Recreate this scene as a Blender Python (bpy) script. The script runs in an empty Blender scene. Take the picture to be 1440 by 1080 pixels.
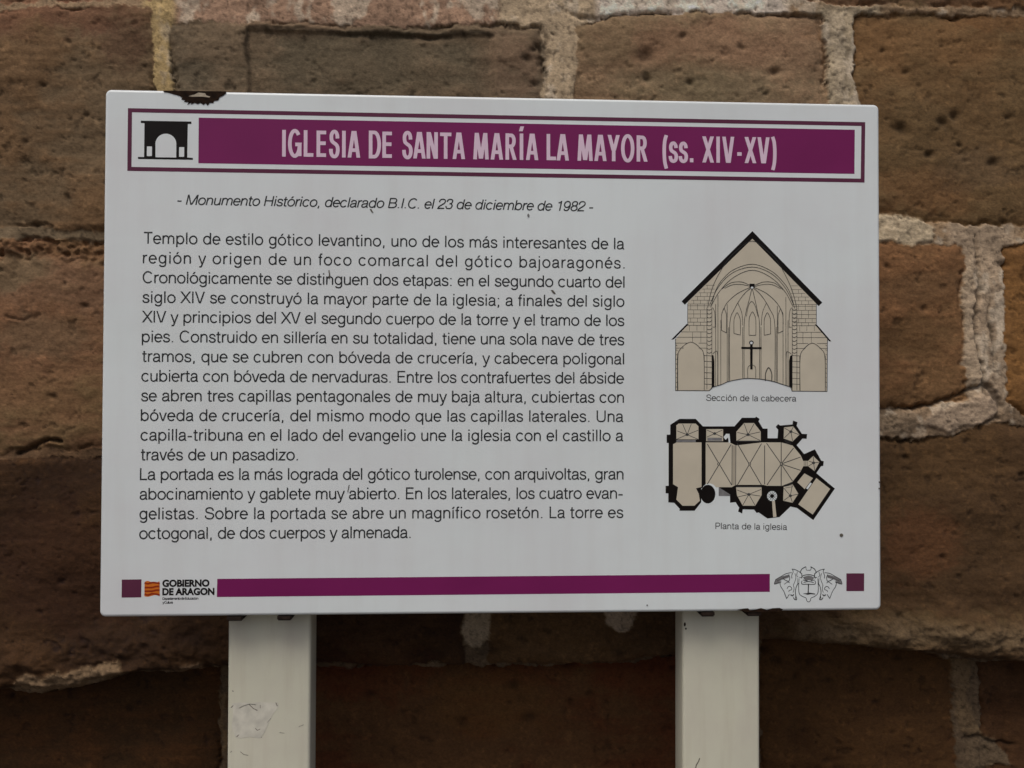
import bpy, math, random
import numpy as np
from mathutils import Matrix, Vector

random.seed(7)
S = bpy.context.scene
COL = S.collection

# ------------------------------------------------------------------ camera
ZC = 1.25                       # height of the middle of the panel
F = 1200.0                      # focal length, in pixels of a 1440 wide picture
RA, RB, RC = -0.0170, -0.0475, 0.0038
TV = np.array([-0.0142, -0.0348, 0.9866])
def rotm(a, b, c):
    ca, sa, cb, sb, cc, sc = math.cos(a), math.sin(a), math.cos(b), math.sin(b), math.cos(c), math.sin(c)
    return (np.array([[cc, -sc, 0], [sc, cc, 0], [0, 0, 1]]) @ np.array([[cb, 0, sb], [0, 1, 0], [-sb, 0, cb]])
            @ np.array([[1, 0, 0], [0, ca, -sa], [0, sa, ca]]))
RM = rotm(RA, RB, RC)
CP = -RM.T @ TV                 # camera position: x right, y down, z away
def w3(v): return Vector((v[0], v[2], -v[1]))
cam = bpy.data.objects.new('camera', bpy.data.cameras.new('camera'))
COL.objects.link(cam)
r0, u0, b0 = w3(RM[0]), w3(-RM[1]), w3(-RM[2])
cam.matrix_world = Matrix(((r0.x, u0.x, b0.x, CP[0]), (r0.y, u0.y, b0.y, CP[2]),
                           (r0.z, u0.z, b0.z, ZC - CP[1]), (0, 0, 0, 1)))
cam.data.sensor_width = 36.0
cam.data.lens = 36.0 * F / 1440.0
cam.data.clip_start = 0.02
cam.data.clip_end = 500
cam.data.dof.use_dof = True
cam.data.dof.focus_distance = 1.0
cam.data.dof.aperture_fstop = 7.0
S.camera = cam

# ------------------------------------------------------------------ light
SUN_EL, SUN_AZ = 62.0, 205.0     # degrees; azimuth from +y, clockwise seen from above
world = bpy.data.worlds.new('World')
S.world = world
world.use_nodes = True
wn = world.node_tree
wn.nodes.clear()
sky = wn.nodes.new('ShaderNodeTexSky')
sky.sky_type = 'NISHITA'
sky.sun_disc = False
sky.sun_elevation = math.radians(SUN_EL)
sky.sun_rotation = math.radians(SUN_AZ)
sky.air_density = 0.7
sky.dust_density = 6.0
sky.ozone_density = 1.0
bgn = wn.nodes.new('ShaderNodeBackground')
bgn.inputs['Strength'].default_value = 0.085
wo = wn.nodes.new('ShaderNodeOutputWorld')
wn.links.new(sky.outputs[0], bgn.inputs[0])
wn.links.new(bgn.outputs[0], wo.inputs[0])

sun = bpy.data.objects.new('sun', bpy.data.lights.new('sun', 'SUN'))
COL.objects.link(sun)
sun.data.energy = 1.05
sun.data.angle = math.radians(30)
sun.data.color = (1.0, 0.98, 0.95)
el, az = math.radians(SUN_EL), math.radians(SUN_AZ)
sdir = Vector((math.sin(az) * math.cos(el), math.cos(az) * math.cos(el), math.sin(el)))
sun.rotation_euler = sdir.to_track_quat('Z', 'Y').to_euler()
sun.location = (0, -3, 6)

vs = S.view_settings
vs.view_transform = 'Standard'
vs.look = 'None'
vs.gamma = 1.0
vs.use_curve_mapping = False
vs.exposure = 0.20

# ------------------------------------------------------------------ helpers
def plane_pt(px, py, Y=0.0):
    """point of the vertical plane y = Y seen at photograph pixel (px, py) -> (x, z)"""
    d = RM.T @ np.array([(px - 720) / F, (py - 540) / F, 1.0])
    k = (Y - CP[2]) / d[2]
    return (CP[0] + k * d[0], ZC - (CP[1] + k * d[1]))

def link(o, parent=None):
    COL.objects.link(o)
    if parent is not None:
        o.parent = parent
        o.matrix_parent_inverse = Matrix.Identity(4)
    return o

def empty(name, loc, label, cat):
    o = bpy.data.objects.new(name, None)
    o.location = loc
    o.empty_display_size = 0.05
    o['label'] = label
    o['category'] = cat
    return link(o)

def nodes(name):
    m = bpy.data.materials.new(name)
    m.use_nodes = True
    nt = m.node_tree
    return m, nt, nt.nodes['Principled BSDF']

def ink(name, col, rough=0.4, var=0.12, scale=40, spec=0.14):
    """printed or painted colour with a faint procedural unevenness"""
    m, nt, b = nodes(name)
    tc = nt.nodes.new('ShaderNodeTexCoord')
    n = nt.nodes.new('ShaderNodeTexNoise'); n.inputs['Scale'].default_value = scale; n.inputs['Detail'].default_value = 4
    nt.links.new(tc.outputs['Object'], n.inputs['Vector'])
    mr = nt.nodes.new('ShaderNodeMapRange')
    mr.inputs['From Min'].default_value = 0.3; mr.inputs['From Max'].default_value = 0.7
    mr.inputs['To Min'].default_value = 1 - var; mr.inputs['To Max'].default_value = 1 + var
    nt.links.new(n.outputs[0], mr.inputs['Value'])
    mx = nt.nodes.new('ShaderNodeMix'); mx.data_type = 'RGBA'; mx.blend_type = 'MULTIPLY'; mx.inputs[0].default_value = 1
    mx.inputs[6].default_value = (*col, 1)
    nt.links.new(mr.outputs[0], mx.inputs[7])
    nt.links.new(mx.outputs[2], b.inputs['Base Color'])
    b.inputs['Roughness'].default_value = rough
    b.inputs['Specular IOR Level'].default_value = spec
    return m

def add_bump(m, scale, strength, dist):
    nt = m.node_tree; b = nt.nodes['Principled BSDF']
    tc = nt.nodes.new('ShaderNodeTexCoord')
    n = nt.nodes.new('ShaderNodeTexNoise'); n.inputs['Scale'].default_value = scale; n.inputs['Detail'].default_value = 5
    nt.links.new(tc.outputs['Object'], n.inputs['Vector'])
    bp = nt.nodes.new('ShaderNodeBump'); bp.inputs['Strength'].default_value = strength; bp.inputs['Distance'].default_value = dist
    nt.links.new(n.outputs[0], bp.inputs['Height'])
    nt.links.new(bp.outputs[0], b.inputs['Normal'])

M_WHITE = ink('white_enamel', (0.735, 0.795, 0.785), 0.28, 0.025, 6, 0.45)
add_bump(M_WHITE, 9, 0.25, 0.004)
def weather(m, tone, amt, sx, sz, lo, hi):
    """thin film of dust and rain streaks mixed over the base colour, rougher where it lies"""
    nt = m.node_tree; b = nt.nodes['Principled BSDF']; src = b.inputs['Base Color'].links[0].from_socket
    tc = nt.nodes.new('ShaderNodeTexCoord'); mp = nt.nodes.new('ShaderNodeMapping'); mp.inputs['Scale'].default_value = (sx, 1, sz)
    n = nt.nodes.new('ShaderNodeTexNoise'); n.inputs['Scale'].default_value = 1; n.inputs['Detail'].default_value = 7; n.inputs['Roughness'].default_value = .6
    nt.links.new(tc.outputs['Object'], mp.inputs['Vector']); nt.links.new(mp.outputs[0], n.inputs['Vector'])
    r_ = nt.nodes.new('ShaderNodeMapRange'); r_.inputs['From Min'].default_value = lo; r_.inputs['From Max'].default_value = hi; r_.inputs['To Max'].default_value = amt
    nt.links.new(n.outputs[0], r_.inputs['Value'])
    x = nt.nodes.new('ShaderNodeMix'); x.data_type = 'RGBA'; x.inputs[7].default_value = (*tone, 1)
    nt.links.new(r_.outputs[0], x.inputs[0]); nt.links.new(src, x.inputs[6]); nt.links.new(x.outputs[2], b.inputs['Base Color'])
    q = nt.nodes.new('ShaderNodeMath'); q.operation = 'MULTIPLY_ADD'; q.inputs[1].default_value = .9; q.inputs[2].default_value = b.inputs['Roughness'].default_value
    nt.links.new(r_.outputs[0], q.inputs[0]); nt.links.new(q.outputs[0], b.inputs['Roughness'])
weather(M_WHITE, (.50, .47, .42), .16, 34, 3.0, .45, .78)
weather(M_WHITE, (.60, .53, .56), .30, 3.0, 4.5, .42, .72)
M_STAIN = ink('rust_stain', (.40, .33, .23), .6, .3, 150)
M_PURPLE = ink('purple_print', (0.185, 0.014, 0.098), 0.3, 0.07, 12, 0.22)
M_PLUM = ink('plum_print', (0.115, 0.030, 0.062), 0.3, 0.10, 14)
M_LETTER = ink('pale_lilac_print', (0.74, 0.57, 0.68), 0.35, 0.04)
M_INK = ink('black_print', (0.034, 0.036, 0.036), 0.4, 0.1)
M_BLACK = ink('solid_black_print', (0.008, 0.006, 0.005), 0.4, 0.2)
M_GREY = ink('grey_print', (0.06, 0.06, 0.06), 0.4, 0.1)
M_HALF = ink('mid_grey_print', (0.20, 0.20, 0.20), 0.4, 0.2, 200)
M_BEIGE = ink('beige_print', (0.57, 0.52, 0.405), 0.4, 0.05)
M_TAUPE = ink('taupe_print', (.40, .36, .28), .4, .05)
M_ORANGE = ink('orange_print', (0.60, 0.16, 0.02), 0.4, 0.12, 120)
M_RED = ink('red_print', (0.27, 0.03, 0.008), 0.4, 0.15, 120)
M_RUST = ink('rust', (0.016, 0.0075, 0.0035), 0.9, 0.6, 160)
M_PRIMER = ink('bare_primer', (0.42, 0.36, 0.27), 0.7, 0.2, 200)
M_POST = ink('cream_painted_metal', (0.645, 0.635, 0.50), 0.38, 0.04, 9, 0.4)
add_bump(M_POST, 30, 0.15, 0.002)
weather(M_POST, (.36, .29, .19), .22, 60, 5.0, .50, .75)
weather(M_POST, (.50, .44, .38), .35, 12, 9, .45, .70)
M_TAPE = ink('tape_residue', (0.60, 0.58, 0.485), 0.75, 0.14, 90)
M_SCR = ink('scratch', (0.10, 0.09, 0.07), 0.8, 0.3, 200)
M_SCUFF = ink('scuff', (.20, .18, .145), .8, .4, 300)
M_DARK = ink('dark_rusty_steel', (0.022, 0.014, 0.010), 0.8, 0.4, 150)

# ------------------------------------------------------------------ drafting: curves and strokes
def arc(cx, cy, rx, ry, a0, a1, n=None):
    n = n or max(5, int(abs(a1 - a0) / 12))
    return [(cx + rx * math.cos(math.radians(a0 + (a1 - a0) * i / n)),
             cy + ry * math.sin(math.radians(a0 + (a1 - a0) * i / n))) for i in range(n + 1)]

def cat(p, k=5):
    q = [p[0]] + list(p) + [p[-1]]
    out = []
    for i in range(1, len(q) - 2):
        a, b, c, d = q[i - 1], q[i], q[i + 1], q[i + 2]
        for j in range(k):
            t = j / k
            out.append(tuple(0.5 * (2 * b[m] + (c[m] - a[m]) * t + (2 * a[m] - 5 * b[m] + 4 * c[m] - d[m]) * t * t
                                    + (3 * b[m] - a[m] - 3 * c[m] + d[m]) * t ** 3) for m in (0, 1)))
    out.append(tuple(p[-1]))
    return out

def ribbon(pts, w):
    """polyline -> left and right outlines with mitred joints"""
    if len(pts) == 2:
        (xa, ya), (xb, yb) = pts
        if abs(yb - ya) > .6 * abs(xb - xa) > .012 * abs(yb - ya):      # slanted limb: cut level at both ends
            h = w / 2 * math.hypot(xb - xa, yb - ya) / (yb - ya)
            return [(xa - h, ya), (xb - h, yb)], [(xa + h, ya), (xb + h, yb)]
    P = [pts[0]]
    for p in pts[1:]:
        if math.hypot(p[0] - P[-1][0], p[1] - P[-1][1]) > 1e-9: P.append(p)
    closed = len(P) > 3 and math.hypot(P[0][0] - P[-1][0], P[0][1] - P[-1][1]) < 1e-6
    n = len(P); L = []; Rr = []
    for i in range(n):
        if closed:
            a = P[i - 1] if i > 0 else P[n - 2]
            c = P[i + 1] if i < n - 1 else P[1]
        else:
            a = P[i - 1] if i > 0 else None
            c = P[i + 1] if i < n - 1 else None
        b = P[i]; ns = []
        for s, e in ((a, b), (b, c)):
            if s is None or e is None: continue
            l = math.hypot(e[0] - s[0], e[1] - s[1]); ns.append((-(e[1] - s[1]) / l, (e[0] - s[0]) / l))
        if len(ns) == 1: m = ns[0]
        else:
            sx, sy = ns[0][0] + ns[1][0], ns[0][1] + ns[1][1]
            l = math.hypot(sx, sy)
            if l < 0.2: m = ns[0]
            else:
                sx, sy = sx / l, sy / l
                k = min(1 / max(0.2, sx * ns[0][0] + sy * ns[0][1]), 2.6)
                m = (sx * k, sy * k)
        L.append((b[0] + m[0] * w / 2, b[1] + m[1] * w / 2)); Rr.append((b[0] - m[0] * w / 2, b[1] - m[1] * w / 2))
    return L, Rr

class Print:
    """flat print on the face of a plane y = Y: every polygon sits on its own thin layer"""
    def __init__(self, Y=0.0, lift=0.00012, cycle=9):
        self.cycle = cycle; self.v = []; self.f = []; self.m = []; self.mats = []; self.Y = Y; self.k = 0; self.lift = lift
    def mi(self, mat):
        if mat not in self.mats: self.mats.append(mat)
        return self.mats.index(mat)
    def _y(self):
        self.k += 1
        return self.Y - self.lift - (self.k % self.cycle) * 1.2e-6
    def poly_m(self, pts, mat):
        y = self._y(); i = len(self.v)
        self.v += [(x, y, z) for x, z in pts]
        a = sum(pts[j - 1][0] * pts[j][1] - pts[j][0] * pts[j - 1][1] for j in range(len(pts)))
        idx = list(range(i, i + len(pts)))
        self.f.append(idx if a > 0 else idx[::-1]); self.m.append(self.mi(mat))
    def line_m(self, pts, w, mat):
        L, R = ribbon(pts, w); y = self._y(); i = len(self.v); n = len(L)
        self.v += [(x, y, z) for x, z in L] + [(x, y, z) for x, z in R]
        for j in range(n - 1):
            self.f.append((i + j, i + n + j, i + n + j + 1, i + j + 1)); self.m.append(self.mi(mat))
    def poly(self, pts, mat): self.poly_m([plane_pt(x, y, self.Y) for x, y in pts], mat)
    def line(self, pts, w, mat): self.line_m([plane_pt(x, y, self.Y) for x, y in pts], w * PX, mat)
    def rect(self, a, b, c, d, mat): self.poly([a, b, c, d], mat)
    def build(self, name, parent, label=None):
        me = bpy.data.meshes.new(name)
        me.from_pydata(self.v, [], self.f)
        for m in self.mats: me.materials.append(m)
        me.polygons.foreach_set('material_index', self.m)
        me.update()
        o = bpy.data.objects.new(name, me)
        if label: o['label'] = label
        link(o, parent)
        o.matrix_parent_inverse = parent.matrix_world.inverted() if parent else Matrix.Identity(4)
        return o
PX = 0.9 / 1094.0               # one photograph pixel on the panel, in metres

# ------------------------------------------------------------------ a light single-stroke alphabet (units: 1000 to the em)
def arch(x0, x1): return cat([(x0, 300), (x0 + (x1 - x0) * .10, 405), (x0 + (x1 - x0) * .30, 475), (x0 + (x1 - x0) * .56, 492),
                              (x0 + (x1 - x0) * .82, 458), (x1 - 8, 385), (x1, 300)]) + [(x1, 0)]
DOT = [(0, 0)]
def dot(x, y=0): return [(x, y), (x, y + 72)]
SMALL_S = cat([(408, 368), (385, 440), (310, 486), (240, 494), (150, 476), (96, 420), (92, 360), (135, 302), (240, 268), (350, 236),
               (412, 185), (420, 120), (375, 52), (255, 23), (140, 42), (78, 100), (62, 158)], 3)
BIG_S = cat([(560, 505), (535, 600), (450, 668), (330, 690), (210, 668), (125, 600), (112, 515), (160, 435), (300, 385), (450, 345),
             (555, 285), (585, 195), (545, 95), (450, 38), (330, 22), (195, 45), (100, 120), (75, 225)], 3)
G = {
 ' ': (278, []),
 'a': (519, [cat([(85, 350), (105, 430), (165, 482), (250, 494), (345, 478), (405, 420), (418, 345)]) + [(418, 90)] + cat([(418, 90), (432, 40), (470, 28), (500, 32)], 3),
             cat([(418, 320), (390, 288), (300, 274), (190, 260), (98, 220), (64, 140), (95, 56), (195, 23), (305, 48), (388, 118), (418, 205)], 4)]),
 'b': (593, [[(97, 0), (97, 714)], arc(308, 258, 211, 236, 0, 360, 28)]),
 'c': (537, [arc(276, 258, 216, 236, 38, 322, 24)]),
 'd': (593, [[(496, 0), (496, 714)], arc(285, 258, 211, 236, 0, 360, 28)]),
 'e': (537, [[(58, 268)] + [(484, 268)] + arc(271, 258, 213, 236, 3, 322, 26)]),
 'f': (278, [[(128, 0), (128, 560)] + cat([(128, 560), (140, 640), (185, 682), (265, 684)], 4), [(18, 490), (255, 490)]]),
 'g': (574, [arc(278, 264, 202, 230, 0, 360, 28), [(480, 517), (480, 10)] + cat([(480, 10), (460, -90), (385, -160), (280, -178), (165, -152), (104, -78)], 4)]),
 'h': (556, [[(95, 0), (95, 714)], arch(95, 461)]),
 'i': (222, [[(111, 0), (111, 517)], [(111, 628), (111, 714)]]),
 'j': (222, [[(111, 517), (111, -90)] + cat([(111, -90), (95, -155), (50, -180), (0, -176)], 4), [(111, 628), (111, 714)]]),
 'k': (519, [[(95, 0), (95, 714)], [(440, 517), (95, 190)], [(230, 315), (470, 0)]]),
 'l': (222, [[(111, 0), (111, 714)]]),
 'm': (853, [[(95, 0), (95, 517)], arch(95, 426), arch(426, 758)]),
 'n': (556, [[(95, 0), (95, 517)], arch(95, 461)]),
 'o': (574, [arc(287, 258, 226, 236, 0, 360, 28)]),
 'p': (593, [[(97, -194), (97, 517)], arc(308, 258, 211, 236, 0, 360, 28)]),
 'q': (593, [[(496, -194), (496, 517)], arc(285, 258, 211, 236, 0, 360, 28)]),
 'r': (333, [[(95, 0), (95, 517)], cat([(95, 280), (120, 385), (180, 455), (260, 486), (330, 486)], 4)]),
 's': (481, [SMALL_S]),
 't': (315, [[(135, 668), (135, 110)] + cat([(135, 110), (150, 45), (205, 25), (292, 30)], 4), [(18, 490), (288, 490)]]),
 'u': (556, [[(95, 517), (95, 215)] + cat([(95, 215), (108, 115), (160, 46), (255, 23), (355, 55), (435, 135), (461, 225)], 4), [(461, 517), (461, 0)]]),
 'v': (481, [[(40, 517), (226, 0)], [(256, 0), (442, 517)]]),
 'y': (481, [[(40, 517), (240, 0)], [(462, 517), (238, -60)] + cat([(238, -60), (200, -150), (140, -180), (62, -172)], 4)]),
 'z': (481, [[(50, 485), (420, 485), (45, 32), (440, 32)]]),
 'A': (648, [[(40, 0), (304, 714)], [(344, 714), (608, 0)], [(118, 235), (530, 235)]]),
 'B': (685, [[(110, 0), (110, 714)], [(110, 682), (400, 682)] + arc(400, 525, 175, 157, 90, -90, 12) + [(110, 368)], [(400, 368)] + arc(420, 200, 195, 168, 90, -90, 12) + [(110, 32)]]),
 'C': (704, [arc(362, 357, 296, 338, 40, 320, 26)]),
 'D': (704, [[(110, 32), (110, 682), (310, 682)] + arc(340, 357, 300, 325, 90, -90, 18) + [(110, 32)]]),
 'E': (611, [[(560, 682), (110, 682), (110, 32), (570, 32)], [(110, 372), (530, 372)]]),
 'G': (759, [arc(372, 357, 304, 338, 42, 330, 26) + [(672, 330), (400, 330)], [(672, 340), (672, 20)]]),
 'H': (722, [[(108, 0), (108, 714)], [(614, 0), (614, 714)], [(108, 372), (614, 372)]]),
 'I': (259, [[(130, 0), (130, 714)]]),
 'L': (540, [[(108, 714), (108, 32), (520, 32)]]),
 'M': (871, [[(106, 0), (106, 714)], [(120, 714), (420, 0)], [(450, 0), (750, 714)], [(765, 0), (765, 714)]]),
 'N': (741, [[(108, 0), (108, 714)], [(122, 714), (620, 0)], [(633, 0), (633, 714)]]),
 'O': (760, [arc(380, 357, 312, 338, 0, 360, 34)]),
 'P': (630, [[(110, 0), (110, 714)], [(110, 682), (390, 682)] + arc(395, 500, 180, 182, 90, -90, 14) + [(110, 318)]]),
 'R': (685, [[(110, 0), (110, 714)], [(110, 682), (390, 682)] + arc(395, 512, 180, 170, 90, -90, 14) + [(110, 342)], [(390, 342), (600, 0)]]),
 'S': (648, [BIG_S]),
 'T': (574, [[(18, 682), (556, 682)], [(287, 682), (287, 0)]]),
 'U': (722, [[(106, 714), (106, 260)] + cat([(106, 260), (130, 130), (220, 46), (361, 22), (500, 46), (592, 130), (616, 260)], 4) + [(616, 714)]]),
 'V': (611, [[(38, 714), (286, 0)], [(324, 0), (572, 714)]]),
 'X': (611, [[(25, 714), (588, 0)], [(582, 714), (20, 0)]]),
 'Y': (648, [[(45, 714), (310, 290)], [(603, 714), (338, 290)], [(324, 325), (324, 0)]]),
 '1': (556, [[(338, 0), (338, 714)], cat([(330, 700), (305, 625), (240, 588), (140, 575)], 4)]),
 '2': (556, [cat([(70, 470), (80, 580), (150, 665), (275, 690), (400, 665), (470, 580), (470, 480), (420, 390), (270, 280), (120, 160), (62, 32)], 4) + [(500, 32)]]),
 '3': (556, [cat([(75, 510), (100, 610), (180, 675), (275, 690), (390, 670), (455, 600), (450, 480), (385, 400), (270, 378)], 4),
             cat([(270, 378), (390, 362), (475, 290), (488, 200), (440, 80), (350, 32), (270, 22), (160, 45), (85, 120), (65, 215)], 4)]),
 '8': (556, [arc(278, 528, 180, 158, 0, 360, 24), arc(278, 196, 212, 174, 0, 360, 26)]),
 '9': (556, [arc(270, 470, 205, 218, 0, 360, 26), cat([(475, 470), (478, 300), (430, 130), (350, 45), (250, 24), (150, 60), (95, 160)], 4)]),
 '.': (278, [dot(139)]),
 ',': (278, [[(145, 72), (145, 0), (118, -110)]]),
 ':': (278, [dot(139), dot(139, 420)]),
 ';': (278, [[(145, 72), (145, 0), (118, -110)], dot(139, 420)]),
 '-': (389, [[(50, 245), (335, 245)]]),
 '(': (300, [cat([(235, 730), (130, 560), (95, 290), (130, 10), (235, -180)], 5)]),
 ')': (300, [cat([(65, 730), (170, 560), (205, 290), (170, 10), (65, -180)], 5)]),
}
def accented(base, x, cap=False):
    a, s = G[base]
    y = 0 if not cap else 195
    s = [q for q in s if not (base == 'i' and q[0][1] == 628)]
    return (a, s + [[(x - 30, 580 + y), (x + 60, 712 + y)]])
G['á'] = accented('a', 250); G['é'] = accented('e', 268); G['í'] = accented('i', 105); G['ó'] = accented('o', 280)
G['Í'] = accented('I', 115, True)
FUT = dict(G)                   # title capitals: splayed M, pointed A and N
FUT['M'] = (900, [[(80, 0), (170, 714)], [(196, 714), (435, 20)], [(465, 20), (704, 714)], [(730, 714), (820, 0)]])
FUT['A'] = (660, [[(55, 0), (294, 714)], [(366, 714), (605, 0)], [(140, 200), (520, 200)]])
FUT['Í'] = G['Í']
FUT['N'] = (690, [[(108, 0), (108, 714)], [(140, 714), (550, 0)], [(582, 0), (582, 714)]])
FUT['V'] = (660, [[(55, 714), (294, 0)], [(366, 0), (605, 714)]])
FUT['X'] = (640, [[(60, 714), (580, 0)], [(580, 714), (60, 0)]])
FUT['Y'] = (640, [[(50, 714), (296, 290)], [(590, 714), (344, 290)], [(320, 330), (320, 0)]])
FUT['R'] = (660, [[(110, 0), (110, 714)], [(110, 660), (350, 660)] + arc(360, 512, 170, 148, 90, -90, 14) + [(110, 364)], [(350, 342), (580, 0)]])
FUT['S'] = (580, [[(x * .84 + 10, y) for x, y in BIG_S]])
FUT['E'] = (640, [[(585, 660), (110, 660), (110, 54), (585, 54)], [(110, 372), (560, 372)]])
FUT['L'] = (620, [[(108, 714), (108, 54), (590, 54)]])
FUT['T'] = (740, [[(18, 660), (722, 660)], [(370, 660), (370, 0)]])
FUT['s'] = (520, [[(x * 1.05, y * 1.04) for x, y in SMALL_S]])
FUT['.'] = (300, [[(150, 0), (150, 110)]])

def bounds(font, ch):
    xs = [p[0] for st in font[ch][1] for p in st]
    return (min(xs), max(xs)) if xs else (0, 0)

def text(pr, s, p0, p1, size, weight, mat, font=G, xs=1.0, slant=0.0, fit='track'):
    """write s between photograph pixels p0 and p1 (ink ends, on the baseline); size = em in px"""
    a, b = plane_pt(*p0, pr.Y), plane_pt(*p1, pr.Y)
    L = math.hypot(b[0] - a[0], b[1] - a[1]); d = ((b[0] - a[0]) / L, (b[1] - a[1]) / L); n = (-d[1], d[0])
    e = size * PX / 1000
    hw = weight / 2
    lo = bounds(font, s[0])[0] * xs - hw
    hi = font[s[-1]][0] - bounds(font, s[-1])[1]
    adv = sum(font[c][0] for c in s)
    nat = adv * xs - lo - (hi * xs - hw)
    tr = 0.0
    if fit == 'track': tr = (L / e - nat) / max(1, len(s) - 1)
    else:
        xs = xs * (L / e) / nat
        lo = bounds(font, s[0])[0] * xs - hw
    x = -lo
    for c in s:
        for st in font[c][1]:
            q = []
            for gx, gy in st:
                X = (x + gx * xs + slant * gy) * e; Yv = gy * e
                q.append((a[0] + d[0] * X + n[0] * Yv, a[1] + d[1] * X + n[1] * Yv))
            pr.line_m(q, weight * e, mat)
        x += font[c][0] * xs + tr

# ------------------------------------------------------------------ numpy noise
def _hash(i, j, seed):
    h = (i.astype(np.int64) * 374761393 + j.astype(np.int64) * 668265263 + seed * 1442695041) & 0xFFFFFFFF
    h = ((h ^ (h >> 13)) * 1274126177) & 0xFFFFFFFF
    return ((h ^ (h >> 16)) & 0xFFFFFF) / float(0xFFFFFF)
def vnoise(x, y, seed):
    i, j = np.floor(x), np.floor(y); fx, fy = x - i, y - j
    fx = fx * fx * fx * (fx * (fx * 6 - 15) + 10); fy = fy * fy * fy * (fy * (fy * 6 - 15) + 10)
    a, b, c, d = _hash(i, j, seed), _hash(i + 1, j, seed), _hash(i, j + 1, seed), _hash(i + 1, j + 1, seed)
    return (a + (b - a) * fx) * (1 - fy) + (c + (d - c) * fx) * fy
def fbm(x, y, seed, octv=5, gain=0.5):
    t = 0; amp = 1.0; s = 0
    cr, sr = math.cos(0.6), math.sin(0.6)
    for o in range(octv):
        t = t + amp * (vnoise(x, y, seed + o * 17) * 2 - 1); s += amp
        x, y = (x * cr - y * sr) * 2.03 + 7.1, (x * sr + y * cr) * 2.03 + 3.7
        amp *= gain
    return t / s
def sstep(a, b, x):
    t = np.clip((x - a) / (b - a), 0, 1); return t * t * (3 - 2 * t)

# ------------------------------------------------------------------ the wall
WY = 0.150                      # mean plane of the stone faces, behind the sign
def axis(lo, a, b, hi, fine, coarse):
    return np.concatenate([np.arange(lo, a, coarse), np.arange(a, b, fine), np.arange(b, hi, coarse)])
gu = axis(-560, -25, 1465, 2010, 2.0, 6.0)
gv = axis(-420, -25, 1105, 1420, 2.0, 6.0)
U, V = np.meshgrid(gu, gv)
dx = (U - 720) / F; dy = (V - 540) / F
D = np.stack([dx, dy, np.ones_like(dx)], -1) @ RM          # = RM.T @ d
K = (WY - CP[2]) / D[..., 2]
WX = CP[0] + K * D[..., 0]; WZ = ZC - (CP[1] + K * D[..., 1])

wu = U + 9 * fbm(U / 60, V / 60, 11, 5, .6) + 3.5 * fbm(U / 8, V / 8, 12, 3, .6)
wv = V + 9 * fbm(U / 60, V / 60, 21, 5, .6) + 3.5 * fbm(U / 8, V / 8, 22, 3, .6)

# bed joints: (pixel polyline of the centre with half thickness)
BEDS = [
 [(-600, -300, 9), (2050, -290, 9)],
 [(-600, 0, 6), (0, 4, 6), (205, 2, 6), (245, 8, 22), (600, 8, 24), (800, 14, 22), (860, 2, 16), (1085, 0, 14), (1180, 6, 6), (1440, 18, 5), (2050, 10, 8)],
 [(-600, 318, 10), (0, 326, 10), (140, 330, 9), (700, 325, 12), (1240, 325, 20), (1330, 326, 16), (1440, 330, 14), (2050, 330, 12)],
 [(-600, 640, 5), (0, 642, 5), (140, 634, 5), (700, 620, 10), (1240, 602, 20), (1330, 590, 24), (1410, 578, 20), (1445, 596, 8), (2050, 606, 10)],
 [(-600, 965, 5), (0, 972, 5), (100, 968, 5), (170, 950, 5), (320, 940, 5), (450, 936, 4), (640, 940, 4), (820, 938, 4), (950, 926, 4), (1090, 902, 4), (1240, 915, 4), (1440, 936, 4), (2050, 930, 4)],
 [(-600, 1255, 8), (2050, 1250, 8)],
]
# head joints per course: (x top, x bottom, half width)
HEADS = [
 [(-80, -80, 9), (560, 560, 9), (1160, 1160, 9)],
 [(-260, -262, 9), (300, 300, 9), (900, 905, 10), (1480, 1480, 9)],
 [(-330, -330, 12), (222, 232, 14), (788, 786, 25), (1184, 1200, 21), (1790, 1790, 12)],
 [(-180, -180, 10), (420, 420, 12), (900, 905, 12), (1384, 1388, 30), (1900, 1900, 12)],
 [(-330, -330, 8), (668, 670, 15), (1600, 1600, 10)],
 [(-260, -260, 9), (298, 296, 6), (1084, 1082, 8), (1392, 1404, 20), (1860, 1860, 9)],
 [(60, 60, 9), (640, 640, 9), (1240, 1240, 9), (1800, 1800, 9)],
]
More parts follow.
